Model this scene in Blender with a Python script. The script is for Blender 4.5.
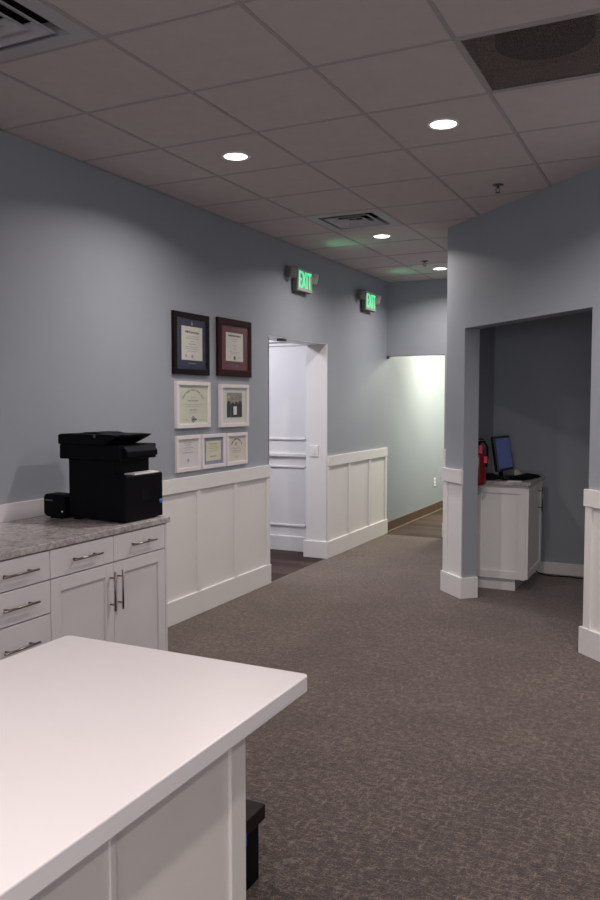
import bpy, bmesh, math, random
from mathutils import Vector, Matrix
random.seed(7)
for o in list(bpy.data.objects): bpy.data.objects.remove(o)
S = bpy.context.scene
COL = S.collection
PI = math.pi
CAM_H = 1.563; CEIL = 2.974; WX = -3.254

# ---------------------------------------------------------------- camera, world, exposure
cd = bpy.data.cameras.new('camera'); cam = bpy.data.objects.new('camera', cd); COL.objects.link(cam)
cd.sensor_fit = 'HORIZONTAL'; cd.sensor_width = 36.0; cd.lens = 36.0*801.9/600.0
cd.clip_start = 0.05; cd.clip_end = 100
cam.location = (0, 0, CAM_H)
cam.rotation_euler = (PI/2 - 0.05933, 0, 0.45306)
S.camera = cam
S.view_settings.view_transform = 'Standard'; S.view_settings.look = 'None'
S.view_settings.gamma = 1.0; S.view_settings.exposure = 0.0
S.view_settings.use_curve_mapping = False
W = bpy.data.worlds.new('world'); S.world = W; W.use_nodes = True
W.node_tree.nodes['Background'].inputs[0].default_value = (0.5, 0.55, 0.62, 1)
W.node_tree.nodes['Background'].inputs[1].default_value = 0.3
DL_POWER = 16.5          # one recessed ceiling lamp
ALCOVE_POWER = 9.0       # weaker lamp added out of sight to lift the alcove walls
DL_COL = (1.0, 0.915, 0.87)
WIN_COL = (0.95, 0.95, 1.0); WIN_POWER = 60.0          # fill light at the window added behind the viewpoint
ROOM_COL = (0.86, 0.86, 1.0); ROOM_POWER = 40.0      # side room behind the doorway
CORR_COL = (1.0, 0.98, 0.74); CORR_POWER = 62.0      # corridor lamps

# ---------------------------------------------------------------- materials
def newmat(name):
    m = bpy.data.materials.new(name); m.use_nodes = True
    return m, m.node_tree, m.node_tree.nodes['Principled BSDF']
def mat(name, col, rough=0.5, metal=0.0, var=0.04, scale=6.0, bump=0.0, bscale=200.0, spec=0.5, coat=0.0):
    m, nt, p = newmat(name); N = nt.nodes; L = nt.links
    tc = N.new('ShaderNodeTexCoord')
    nz = N.new('ShaderNodeTexNoise'); nz.inputs['Scale'].default_value = scale; nz.inputs['Detail'].default_value = 4
    L.new(tc.outputs['Object'], nz.inputs['Vector'])
    r = N.new('ShaderNodeValToRGB')
    r.color_ramp.elements[0].position = 0.3; r.color_ramp.elements[1].position = 0.7
    r.color_ramp.elements[0].color = tuple(c*(1-var) for c in col)+(1,)
    r.color_ramp.elements[1].color = tuple(min(1, c*(1+var)) for c in col)+(1,)
    L.new(nz.outputs['Fac'], r.inputs['Fac']); L.new(r.outputs['Color'], p.inputs['Base Color'])
    p.inputs['Roughness'].default_value = rough; p.inputs['Metallic'].default_value = metal
    p.inputs['Specular IOR Level'].default_value = spec; p.inputs['Coat Weight'].default_value = coat
    if bump:
        n2 = N.new('ShaderNodeTexNoise'); n2.inputs['Scale'].default_value = bscale
        L.new(tc.outputs['Object'], n2.inputs['Vector'])
        b = N.new('ShaderNodeBump'); b.inputs['Strength'].default_value = bump; b.inputs['Distance'].default_value = 0.002
        L.new(n2.outputs['Fac'], b.inputs['Height']); L.new(b.outputs['Normal'], p.inputs['Normal'])
    return m
def emit(name, col, strength):
    m, nt, p = newmat(name)
    p.inputs['Base Color'].default_value = (*[c*0.5 for c in col], 1)
    p.inputs['Emission Color'].default_value = (*col, 1); p.inputs['Emission Strength'].default_value = strength
    return m
M = {}
M['paint'] = mat('blue_grey_wall_paint', (0.325, 0.350, 0.390), 0.55, var=0.015, scale=3, bump=0.15, bscale=350, spec=0.35)
M['white'] = mat('white_trim_paint', (0.80, 0.775, 0.76), 0.38, var=0.012, scale=5, spec=0.4)
M['cab'] = mat('white_cabinet_lacquer', (0.72, 0.685, 0.70), 0.38, var=0.012, scale=5, spec=0.4)
M['tile'] = mat('ceiling_tile', (0.60, 0.53, 0.515), 0.9, var=0.03, scale=14, bump=0.35, bscale=260, spec=0.1)
M['tbar'] = mat('shaded_grid_paint', (0.40, 0.36, 0.35), 0.6, var=0.02)  # shade along the grid bars is put into this darker colour
M['island_top'] = mat('solid_white_worktop', (0.77, 0.725, 0.73), 0.34, var=0.01, scale=3, spec=0.5)
M['island_body'] = mat('cream_island_paint', (0.74, 0.69, 0.65), 0.45, var=0.015)
M['nickel'] = mat('brushed_nickel', (0.27, 0.22, 0.19), 0.30, metal=1.0, var=0.05, scale=40)
M['black'] = mat('black_plastic', (0.0025, 0.0025, 0.004), 0.6, var=0.15, spec=0.12)
M['blackgloss'] = mat('glossy_black_plastic', (0.003, 0.003, 0.005), 0.3, var=0.1, spec=0.3)
M['darkwood'] = mat('dark_brown_wood', (0.016, 0.008, 0.007), 0.55, var=0.35, scale=18, spec=0.15)
M['darkside'] = mat('black_box_sides', (0.004, 0.004, 0.006), 0.6, var=0.2, spec=0.1)
M['cavity'] = mat('duct_interior_shade', (0.012, 0.011, 0.011), 0.9, var=0.2)  # dark tone carries the shade inside the ducts
M['plenum'] = mat('lightened_plenum_liner', (0.55, 0.46, 0.43), 0.9, var=0.08)  # colour raised to make up for the little light above the grille
M['vent'] = mat('grey_diffuser_paint', (0.46, 0.43, 0.45), 0.45, var=0.02)
M['rubberbase'] = mat('brown_wood_baseboard', (0.105, 0.060, 0.036), 0.6, var=0.1, scale=15)
M['shoe'] = mat('light_oak_shoe_moulding', (0.20, 0.135, 0.09), 0.5, var=0.1, scale=15)
M['mahogany'] = mat('dark_mahogany_frame', (0.010, 0.005, 0.006), 0.5, var=0.3, scale=30, spec=0.12)
M['cherry'] = mat('dark_cherry_frame', (0.030, 0.007, 0.007), 0.5, var=0.3, scale=30, spec=0.12)
M['frame_white'] = mat('white_painted_frame', (0.78, 0.735, 0.735), 0.4, var=0.02)
M['navy'] = mat('navy_mat_board', (0.016, 0.020, 0.058), 0.85, var=0.08, scale=80)
M['maroon'] = mat('maroon_mat_board', (0.145, 0.030, 0.038), 0.85, var=0.08, scale=80)
M['paper'] = mat('cream_certificate_paper', (0.70, 0.68, 0.60), 0.8, var=0.03, scale=12)
M['paper_green'] = mat('pale_green_certificate_paper', (0.66, 0.68, 0.56), 0.8, var=0.03, scale=12)
M['paper_white'] = mat('white_certificate_paper', (0.74, 0.70, 0.72), 0.8, var=0.02, scale=12)
M['paper_yellow'] = mat('pale_yellow_certificate_paper', (0.74, 0.70, 0.50), 0.8, var=0.03, scale=12)
M['paper_peach'] = mat('pale_peach_certificate_paper', (0.74, 0.68, 0.59), 0.8, var=0.03, scale=12)
M['matwhite'] = mat('off_white_mat_board', (0.70, 0.72, 0.67), 0.85, var=0.02, scale=60)
M['blueborder'] = mat('blue_grey_printed_border', (0.27, 0.31, 0.46), 0.8, var=0.25, scale=60)
M['ink'] = mat('printed_dark_ink', (0.10, 0.10, 0.12), 0.8, var=0.1)
M['ink_soft'] = mat('printed_grey_ink', (0.36, 0.37, 0.38), 0.8, var=0.1)
M['ink_blue'] = mat('printed_blue_ink', (0.20, 0.24, 0.42), 0.8, var=0.1)
M['gold'] = mat('dull_gold_foil', (0.32, 0.28, 0.16), 0.45, metal=0.4, var=0.1)
M['photo_bg'] = mat('photo_grey_background', (0.30, 0.31, 0.29), 0.5, var=0.1)
M['photo_black'] = mat('photo_black_clothes', (0.02, 0.02, 0.024), 0.5, var=0.1)
M['photo_skin'] = mat('photo_skin_tone', (0.45, 0.30, 0.21), 0.5, var=0.05)
M['photo_yellow'] = mat('photo_yellow_hair', (0.70, 0.60, 0.08), 0.5, var=0.1)
M['photo_brown'] = mat('photo_brown_hair', (0.26, 0.19, 0.11), 0.5, var=0.1)
M['beige_plastic'] = mat('off_white_plastic', (0.52, 0.50, 0.46), 0.45, var=0.02)
M['sign_face'] = mat('sign_face_plastic', (0.50, 0.53, 0.48), 0.4, var=0.02)
M['sign_housing'] = mat('shaded_sign_plastic', (0.20, 0.185, 0.18), 0.45, var=0.02)  # dark tone carries the shade on the side of the sign
M['lamp_grey'] = mat('grey_lamp_reflector', (0.13, 0.12, 0.12), 0.3, var=0.25, scale=60)
M['exit_green'] = emit('exit_letter_green', (0.05, 1.0, 0.36), 1.15)
M['lens'] = emit('downlight_lens', (1.0, 0.93, 0.88), 9.0)
M['troffer'] = emit('lamp_diffuser_cool', (0.93, 0.95, 1.0), 4.0)
M['led_green'] = emit('green_indicator', (0.3, 0.8, 0.15), 0.5)
M['plate'] = mat('white_wall_plate', (0.82, 0.80, 0.78), 0.35, var=0.01)
M['slot'] = mat('dark_slot', (0.03, 0.03, 0.03), 0.6)
M['red'] = mat('red_extinguisher_enamel', (0.17, 0.006, 0.010), 0.25, var=0.08, coat=0.5)
M['pink'] = mat('pink_red_tag', (0.75, 0.06, 0.13), 0.5, var=0.05)
M['cream'] = mat('cream_paper', (0.62, 0.60, 0.46), 0.7, var=0.03)
M['white_paper'] = mat('white_office_paper', (0.80, 0.79, 0.80), 0.7, var=0.01)
M['blue_badge'] = mat('blue_round_badge', (0.03, 0.13, 0.55), 0.4, var=0.05)
M['tape'] = mat('blue_tape', (0.03, 0.06, 0.42), 0.6, var=0.05)
M['bezel'] = mat('black_monitor_bezel', (0.008, 0.008, 0.010), 0.35, var=0.1)
M['sensor'] = mat('dark_grey_metal', (0.10, 0.10, 0.11), 0.4, metal=0.5)

def carpet():
    m, nt, p = newmat('brown_grey_carpet'); N = nt.nodes; L = nt.links
    tc = N.new('ShaderNodeTexCoord')
    def nz(scale, sx, sy, det=3, rot=0.0):
        mp = N.new('ShaderNodeMapping'); mp.inputs['Scale'].default_value = (sx, sy, 1); mp.inputs['Rotation'].default_value = (0, 0, rot)
        L.new(tc.outputs['Object'], mp.inputs['Vector'])
        n = N.new('ShaderNodeTexNoise'); n.inputs['Scale'].default_value = scale; n.inputs['Detail'].default_value = det; n.inputs['Roughness'].default_value = 0.6
        L.new(mp.outputs['Vector'], n.inputs['Vector']); return n.outputs['Fac']
    def math_(op, a, b):
        q = N.new('ShaderNodeMath'); q.operation = op
        for i, v in enumerate((a, b)):
            if isinstance(v, (int, float)): q.inputs[i].default_value = v
            else: L.new(v, q.inputs[i])
        return q.outputs[0]
    a = nz(26, 2.1, 0.85, 2.5); b = nz(26, 0.85, 2.1, 2.5); c = nz(150, 1, 1, 2); d = nz(2.2, 1, 1, 4)
    mx = math_('MAXIMUM', a, b)
    s = math_('ADD', math_('MULTIPLY', mx, 1.0), math_('MULTIPLY', c, 0.80))
    s = math_('ADD', s, math_('MULTIPLY', d, 0.22))
    s = math_('SUBTRACT', s, 0.60)
    r = N.new('ShaderNodeValToRGB'); e = r.color_ramp.elements
    e[0].position = 0.38; e[0].color = (0.030, 0.024, 0.025, 1)
    e[1].position = 0.74; e[1].color = (0.235, 0.180, 0.152, 1)
    k = e.new(0.55); k.color = (0.108, 0.081, 0.071, 1)
    L.new(s, r.inputs['Fac']); L.new(r.outputs['Color'], p.inputs['Base Color'])
    p.inputs['Roughness'].default_value = 0.95; p.inputs['Specular IOR Level'].default_value = 0.1
    p.inputs['Sheen Weight'].default_value = 0.42; p.inputs['Sheen Roughness'].default_value = 0.5; p.inputs['Sheen Tint'].default_value = (1.0, 0.87, 0.80, 1)
    bp = N.new('ShaderNodeBump'); bp.inputs['Strength'].default_value = 0.6; bp.inputs['Distance'].default_value = 0.006
    L.new(s, bp.inputs['Height']); L.new(bp.outputs['Normal'], p.inputs['Normal'])
    return m
M['carpet'] = carpet()
def planks():
    m, nt, p = newmat('dark_wood_planks'); N = nt.nodes; L = nt.links
    tc = N.new('ShaderNodeTexCoord')
    mp = N.new('ShaderNodeMapping'); mp.inputs['Rotation'].default_value = (0, 0, 0)
    L.new(tc.outputs['Object'], mp.inputs['Vector'])
    br = N.new('ShaderNodeTexBrick'); br.inputs['Scale'].default_value = 1.0
    br.inputs['Brick Width'].default_value = 1.2; br.inputs['Row Height'].default_value = 0.15; br.inputs['Mortar Size'].default_value = 0.002
    br.inputs['Color1'].default_value = (0.038, 0.024, 0.021, 1); br.inputs['Color2'].default_value = (0.076, 0.050, 0.042, 1)
    br.inputs['Mortar'].default_value = (0.02, 0.014, 0.012, 1)
    L.new(mp.outputs['Vector'], br.inputs['Vector'])
    m2 = N.new('ShaderNodeMapping'); m2.inputs['Scale'].default_value = (2, 22, 1); L.new(tc.outputs['Object'], m2.inputs['Vector'])
    n = N.new('ShaderNodeTexNoise'); n.inputs['Scale'].default_value = 3; n.inputs['Detail'].default_value = 6; L.new(m2.outputs['Vector'], n.inputs['Vector'])
    mx = N.new('ShaderNodeMixRGB'); mx.blend_type = 'OVERLAY'; mx.inputs['Fac'].default_value = 0.6
    L.new(br.outputs['Color'], mx.inputs['Color1']); L.new(n.outputs['Fac'], mx.inputs['Color2'])
    L.new(mx.outputs['Color'], p.inputs['Base Color']); p.inputs['Roughness'].default_value = 0.6; p.inputs['Specular IOR Level'].default_value = 0.10
    return m
M['planks'] = planks()
def granite():
    m, nt, p = newmat('speckled_granite'); N = nt.nodes; L = nt.links
    tc = N.new('ShaderNodeTexCoord')
    n = N.new('ShaderNodeTexNoise'); n.inputs['Scale'].default_value = 26; n.inputs['Detail'].default_value = 8; n.inputs['Roughness'].default_value = 0.7
    n.inputs['Distortion'].default_value = 1.2
    L.new(tc.outputs['Object'], n.inputs['Vector'])
    r = N.new('ShaderNodeValToRGB'); e = r.color_ramp.elements
    e[0].position = 0.30; e[0].color = (0.14, 0.115, 0.11, 1); e[1].position = 0.66; e[1].color = (0.58, 0.54, 0.53, 1)
    k = e.new(0.46); k.color = (0.36, 0.32, 0.315, 1)
    L.new(n.outputs['Fac'], r.inputs['Fac']); L.new(r.outputs['Color'], p.inputs['Base Color'])
    p.inputs['Roughness'].default_value = 0.22
    return m
M['granite'] = granite()
def glass():
    m, nt, p = newmat('picture_glass'); N = nt.nodes; L = nt.links
    N.remove(p); out = N['Material Output']
    t = N.new('ShaderNodeBsdfTransparent'); g = N.new('ShaderNodeBsdfGlossy'); g.inputs['Roughness'].default_value = 0.04
    lw = N.new('ShaderNodeLayerWeight'); lw.inputs['Blend'].default_value = 0.5
    pw = N.new('ShaderNodeMath'); pw.operation = 'POWER'; pw.inputs[1].default_value = 5; L.new(lw.outputs['Facing'], pw.inputs[0])
    f = N.new('ShaderNodeMath'); f.operation = 'MULTIPLY_ADD'; f.inputs[1].default_value = 0.6; f.inputs[2].default_value = 0.03; L.new(pw.outputs[0], f.inputs[0])
    x = N.new('ShaderNodeMixShader'); L.new(f.outputs[0], x.inputs[0]); L.new(t.outputs[0], x.inputs[1]); L.new(g.outputs[0], x.inputs[2])
    L.new(x.outputs[0], out.inputs[0]); return m
M['glass'] = glass()
def mesh_panel():
    m, nt, p = newmat('perforated_grille'); N = nt.nodes; L = nt.links
    p.inputs['Base Color'].default_value = (0.115, 0.085, 0.075, 1); p.inputs['Roughness'].default_value = 0.7
    t = N.new('ShaderNodeBsdfTransparent'); x = N.new('ShaderNodeMixShader')
    tc = N.new('ShaderNodeTexCoord'); v = N.new('ShaderNodeTexVoronoi'); v.inputs['Scale'].default_value = 260
    L.new(tc.outputs['Object'], v.inputs['Vector'])
    c = N.new('ShaderNodeMath'); c.operation = 'GREATER_THAN'; c.inputs[1].default_value = 0.46
    L.new(v.outputs['Distance'], c.inputs[0])
    L.new(c.outputs[0], x.inputs[0]); L.new(t.outputs[0], x.inputs[1]); L.new(p.outputs[0], x.inputs[2])
    L.new(x.outputs[0], N['Material Output'].inputs[0]); return m
M['perf'] = mesh_panel()
def screen():
    m, nt, p = newmat('blue_login_screen'); N = nt.nodes; L = nt.links
    tc = N.new('ShaderNodeTexCoord'); mp = N.new('ShaderNodeMapping'); mp.inputs['Scale'].default_value = (18, 1, 26)
    L.new(tc.outputs['Object'], mp.inputs['Vector'])
    n = N.new('ShaderNodeTexNoise'); n.inputs['Scale'].default_value = 2.2; n.inputs['Detail'].default_value = 2
    L.new(mp.outputs['Vector'], n.inputs['Vector'])
    r = N.new('ShaderNodeValToRGB'); e = r.color_ramp.elements
    e[0].position = 0.35; e[0].color = (0.025, 0.035, 0.12, 1); e[1].position = 0.75; e[1].color = (0.10, 0.13, 0.32, 1)
    L.new(n.outputs['Fac'], r.inputs['Fac']); L.new(r.outputs['Color'], p.inputs['Emission Color'])
    p.inputs['Base Color'].default_value = (0.01, 0.01, 0.02, 1); p.inputs['Emission Strength'].default_value = 0.36
    p.inputs['Roughness'].default_value = 0.3
    return m
M['screen'] = screen()

# ---------------------------------------------------------------- mesh helpers
def box(bm, x0, x1, y0, y1, z0, z1, bev=0.0, mt=None, seg=2):
    t = bmesh.new()
    bmesh.ops.create_cube(t, size=1)
    for v in t.verts:
        v.co = Vector(((x0+x1)/2+v.co.x*(x1-x0), (y0+y1)/2+v.co.y*(y1-y0), (z0+z1)/2+v.co.z*(z1-z0)))
    if bev: bmesh.ops.bevel(t, geom=list(t.edges), offset=bev, segments=seg, affect='EDGES', profile=0.5)
    merge(bm, t, mt)
def merge(bm, t, mt=None):
    if mt is not None: t.transform(mt)
    me = bpy.data.meshes.new('tmp'); t.to_mesh(me); t.free(); bm.from_mesh(me); bpy.data.meshes.remove(me)
def prism(bm, pts, h0, h1, axis='z', bev=0.0, mt=None):
    """outline pts (a,b) extruded along an axis: z -> (a,b,h); y -> (a,h,b); x -> (h,a,b)"""
    t = bmesh.new()
    f = {'z': lambda a, b, h: (a, b, h), 'y': lambda a, b, h: (a, h, b), 'x': lambda a, b, h: (h, a, b)}[axis]
    A = [t.verts.new(f(a, b, h0)) for a, b in pts]; B = [t.verts.new(f(a, b, h1)) for a, b in pts]
    n = len(pts); t.faces.new(A[::-1]); t.faces.new(B)
    for i in range(n): t.faces.new((A[i], A[(i+1) % n], B[(i+1) % n], B[i]))
    bmesh.ops.recalc_face_normals(t, faces=t.faces)
    if bev: bmesh.ops.bevel(t, geom=list(t.edges), offset=bev, segments=2, affect='EDGES', profile=0.5)
    merge(bm, t, mt)
def tube(bm, pts, r, seg=10, cap=True, smooth=True):
    pts = [Vector(p) for p in pts]; rings = []; t = bmesh.new()
    up = Vector((0, 0, 1)); prev = None
    for i, p in enumerate(pts):
        d = (pts[min(i+1, len(pts)-1)]-pts[max(i-1, 0)]).normalized()
        if prev is None:
            a = d.orthogonal().normalized()
        else:
            a = (prev-d*prev.dot(d)).normalized()
        prev = a; b = d.cross(a)
        rr = r[i] if isinstance(r, (list, tuple)) else r
        rings.append([t.verts.new(p+(a*math.cos(k*2*PI/seg)+b*math.sin(k*2*PI/seg))*rr) for k in range(seg)])
    for i in range(len(rings)-1):
        for k in range(seg):
            t.faces.new((rings[i][k], rings[i][(k+1) % seg], rings[i+1][(k+1) % seg], rings[i+1][k]))
    if cap: t.faces.new(rings[0][::-1]); t.faces.new(rings[-1])
    bmesh.ops.recalc_face_normals(t, faces=t.faces)
    for f in t.faces: f.smooth = len(f.verts) == 4
    merge(bm, t)
def lathe(bm, prof, c=(0, 0, 0), seg=32, mt=None, close=False):
    """prof: list of (r,z) around the z axis"""
    t = bmesh.new(); rings = []
    for r, z in prof:
        if r < 1e-6: rings.append([t.verts.new((c[0], c[1], c[2]+z))])
        else: rings.append([t.verts.new((c[0]+r*math.cos(k*2*PI/seg), c[1]+r*math.sin(k*2*PI/seg), c[2]+z)) for k in range(seg)])
    R = rings+[rings[0]] if close else rings
    for i in range(len(R)-1):
        A, B = R[i], R[i+1]
        for k in range(seg):
            k2 = (k+1) % seg
            if len(A) == 1 and len(B) == 1: continue
            if len(A) == 1: t.faces.new((A[0], B[k2], B[k]))
            elif len(B) == 1: t.faces.new((A[k], A[k2], B[0]))
            else: t.faces.new((A[k], A[k2], B[k2], B[k]))
    bmesh.ops.recalc_face_normals(t, faces=t.faces)
    for f in t.faces: f.smooth = True
    merge(bm, t, mt)
def text_into(bm, s, size, depth, mt):
    cu = bpy.data.curves.new('txt', 'FONT'); cu.body = s; cu.size = size; cu.extrude = depth; cu.space_character = 1.12 if s == 'EXIT' else 1.0; cu.align_x = 'CENTER'; cu.align_y = 'CENTER'
    ob = bpy.data.objects.new('txt', cu); COL.objects.link(ob)
    bpy.context.view_layer.update()
    me = bpy.data.meshes.new_from_object(ob.evaluated_get(bpy.context.evaluated_depsgraph_get()))
    t = bmesh.new(); t.from_mesh(me); bpy.data.meshes.remove(me)
    bpy.data.objects.remove(ob); bpy.data.curves.remove(cu)
    merge(bm, t, mt)
OFF = {}
def obj(name, bm, m, parent=None, local=False):
    """link one mesh object; world-space geometry is moved under its thing's base"""
    me = bpy.data.meshes.new(name)
    if parent is not None and not local:
        off = OFF.get(parent.name, Vector((0, 0, 0)))
        bmesh.ops.translate(bm, verts=bm.verts, vec=-off)
    bm.to_mesh(me); bm.free(); me.materials.append(m)
    o = bpy.data.objects.new(name, me); COL.objects.link(o)
    if parent is not None:
        o.parent = parent; OFF[o.name] = OFF.get(parent.name, Vector((0, 0, 0)))
    return o
def thing(name, label, cat, loc=(0, 0, 0), rotz=0, group=None):
    o = bpy.data.objects.new(name, None); COL.objects.link(o); o.empty_display_size = 0.05
    o.location = loc; o.rotation_euler = (0, 0, rotz); o['label'] = label; o['category'] = cat
    if group: o['group'] = group
    OFF[o.name] = Vector(loc)
    return o
def tag(o, label, cat, group=None):
    o['label'] = label; o['category'] = cat
    if group: o['group'] = group
    return o
def struct(name, bm, m, parent=None):
    o = obj(name, bm, m, parent)
    if parent is None: o['kind'] = 'structure'
    return o
def B(): return bmesh.new()
def dup(root, loc, rotz, label):
    r = root.copy(); COL.objects.link(r); r.location = loc; r.rotation_euler = (0, 0, rotz); r['label'] = label
    for ch in list(root.children):
        c = ch.copy(); COL.objects.link(c); c.parent = r
        for g in ch.children:
            d = g.copy(); COL.objects.link(d); d.parent = c
    return r

# ---------------------------------------------------------------- room shell
TOP = CEIL+0.30
FARY = 9.05; CARP = 8.94
D0 = Vector((-1.808, 6.455)); DD = Vector((1, -1)).normalized()     # diagonal wall: start and direction
DN = Vector((1, 1)).normalized()                                      # towards the alcove
def diag(s, n=0.0): p = D0+DD*s+DN*n; return (p.x, p.y)
def diag_box(bm, s0, s1, n0, n1, z0, z1, bev=0.0):
    a = B(); box(a, s0, s1, n0, n1, z0, z1, bev)
    mt = Matrix(((DD.x, DN.x, 0, D0.x), (DD.y, DN.y, 0, D0.y), (0, 0, 1, 0), (0, 0, 0, 1)))
    a.transform(mt); bmesh.ops.recalc_face_normals(a, faces=a.faces)
    merge(bm, a)
S_OPEN0 = 0.284; S_OPEN1 = 1.774; S_END = 5.67

bm = B(); box(bm, WX-0.0, 2.4, -3.2, CARP, -0.1, 0.0); struct('floor', bm, M['carpet'])
bm = B(); box(bm, WX, -1.3, CARP, 13.2, -0.1, -0.002); box(bm, -6.2, WX, 4.3, 7.6, -0.1, -0.002); struct('floor', bm, M['planks'])

# left wall: solid up to the doorway, header above it, solid to the far end and on along the corridor
DY0, DY1, DZ = 6.078, 7.285, 2.135
bm = B()
box(bm, -3.465, WX, -3.2, DY0, 0, TOP); box(bm, -3.465, WX, DY0, DY1, DZ, TOP); box(bm, -3.465, WX, DY1, 13.2, 0, TOP)
struct('wall_left', bm, M['paint'])
# white lining of the doorway
bm = B()
box(bm, -3.478, WX+0.004, DY1-0.004, DY1+0.012, 0.0, DZ+0.004); box(bm, -3.478, WX, DY0-0.01, DY0+0.004, 0, DZ)
box(bm, -3.478, WX-0.002, DY0, DY1, DZ-0.004, DZ+0.01)
struct('trim_1', bm, M['white'])
# far wall with its full height opening to the corridor
FX = -2.555
bm = B()
box(bm, FX, -1.66, FARY, FARY+0.15, 0, TOP); box(bm, WX, FX, FARY, FARY+0.15, 2.112, TOP)
struct('wall_far', bm, M['paint'])
# right side of the hall
bm = B(); box(bm, -1.808, -1.656, 6.60, FARY, 0, TOP); struct('wall_hall_right', bm, M['paint'])
# diagonal wall with the alcove opening
bm = B()
def dprism(s0, s1, z0, z1, n1=0.132, miter=False):
    pts = [diag(s0), diag(s1), diag(s1, n1), diag(s0, n1)]
    if miter: pts = [diag(0), diag(s1), diag(s1, n1), (-1.656, 6.490), (-1.656, 6.60), (-1.808, 6.60)]
    prism(bm, pts, z0, z1)
dprism(0, S_OPEN0, 0, TOP, miter=True)
dprism(S_OPEN0, S_OPEN1, 2.142, TOP)
dprism(S_OPEN1, S_END, 0, TOP)
struct('wall_diagonal', bm, M['paint'])
# alcove walls
bm = B(); box(bm, -1.80, 1.75, 7.53, 7.65, 0, TOP); struct('wall_alcove_back', bm, M['paint'])
pr_ = diag(S_OPEN1+0.06, 0.15)
bm = B(); box(bm, 1.60, 1.75, 3.30, 7.53, 0, TOP); struct('wall_alcove_right', bm, M['paint'])
pe = diag(S_END)
bm = B(); box(bm, 2.2, 2.4, -3.2, 2.6, 0, TOP); struct('wall_right', bm, M['paint'])
WX0, WX1, WZ0, WZ1 = -0.9, 1.7, 0.85, 2.35
bm = B()
box(bm, WX, WX0, -3.2, -3.0, 0, TOP); box(bm, WX1, 2.2, -3.2, -3.0, 0, TOP)
box(bm, WX0, WX1, -3.2, -3.0, 0, WZ0); box(bm, WX0, WX1, -3.2, -3.0, WZ1, TOP)
struct('wall_back', bm, M['paint'])
bm = B()
for x in (WX0, (WX0+WX1)/2-0.025, WX1-0.05): box(bm, x, x+0.05, -3.14, -3.08, WZ0, WZ1)
for z in (WZ0, WZ1-0.05): box(bm, WX0, WX1, -3.14, -3.08, z, z+0.05)
w1 = struct('added_window_1', bm, M['white'])  # unseen window, added to carry fill light from behind
bm = B(); box(bm, WX0+0.05, WX1-0.05, -3.115, -3.110, WZ0+0.05, WZ1-0.05); obj('glass_pane', bm, M['glass'], w1)
# corridor shell
bm = B(); box(bm, -1.80, -1.66, FARY+0.15, 13.2, 0, TOP); struct('wall_corridor_right', bm, M['paint'])
bm = B(); box(bm, WX, -1.80, 13.0, 13.2, 0, TOP); struct('wall_corridor_end', bm, M['paint'])
bm = B(); box(bm, WX, -1.80, FARY+0.15, 13.0, 2.62, 2.70); struct('ceiling', bm, M['tile'])
# side room behind the doorway
bm = B()
box(bm, -6.2, -3.465, 7.505, 7.62, 0, TOP); struct('wall_side_room_far', bm, M['white'])
bm = B(); box(bm, -6.2, -6.0, 4.3, 7.505, 0, TOP); struct('wall_side_room_left', bm, M['paint'])
bm = B(); box(bm, -6.2, -3.465, 4.1, 4.3, 0, TOP); struct('wall_side_room_near', bm, M['paint'])
bm = B(); box(bm, -6.0, -3.465, 4.3, 7.505, 2.75, 2.83); struct('ceiling', bm, M['tile'])

# main ceiling: one mesh of lay-in tiles, with the cells of the three air grilles left out
GX0, GY0, GP = -3.302, 2.535-0.608*9, 0.6096
GYP = 0.608
def gx(i): return GX0+GP*i
def gy(j): return 2.535+GYP*j
holes = {(1, -1), (1, 5), (4, 1)}
bm = B()
for i in range(0, 10):
    for j in range(-10, 12):
        if (i, j) in holes: continue
        if gy(j) > FARY: continue
        box(bm, gx(i), gx(i+1), gy(j), min(gy(j+1), FARY+0.05), CEIL, CEIL+0.02)
struct('ceiling', bm, M['tile'])
bm = B()
for i in range(1, 10): box(bm, gx(i)-0.009, gx(i)+0.009, -3.0, FARY, CEIL-0.0035, CEIL)
for j in range(-9, 11): box(bm, WX, 2.2, gy(j)-0.009, gy(j)+0.009, CEIL-0.003, CEIL)
box(bm, WX, WX+0.02, -3.0, FARY, CEIL-0.003, CEIL)
struct('trim_2', bm, M['tbar'])
# the roof slab over the tiles keeps the plenum dark
bm = B(); box(bm, -6.2, 2.4, -3.2, 13.2, TOP, TOP+0.1); struct('ceiling_slab', bm, M['plenum'])

# ---------------------------------------------------------------- wainscot and baseboards
def wains_left(y0, y1, battens, name):
    bm = B()
    box(bm, WX, WX+0.006, y0, y1, 0.0, 1.0)
    box(bm, WX, WX+0.024, y0, y1, 0.925, 1.027, 0.0015)
    for a, w in battens: box(bm, WX, WX+0.018, a-w/2, a+w/2, 0.16, 0.93, 0.001)
    return struct(name, bm, M['white'])
o = wains_left(3.65, DY0-0.018, [(3.875, .05), (4.415, .05), (4.952, .05), (5.49, .05), (DY0-0.046, .056)], 'trim_3')
wains_left(DY1, FARY-0.03, [(DY1+0.02, .04), (7.86, .05), (8.45, .05), (FARY-0.06, .06)], 'trim_4')
bm = B(); box(bm, WX, WX+0.024, 3.65, DY0-0.010, 0, 0.168, 0.002); struct('baseboard_left', bm, M['white'])
bm = B()
box(bm, WX, WX+0.026, DY1-0.002, FARY-0.02, 0, 0.168, 0.002); box(bm, -3.497, WX+0.026, DY1-0.026, DY1-0.002, 0, 0.168, 0.002)
struct('baseboard_left', bm, M['white'])
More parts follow.
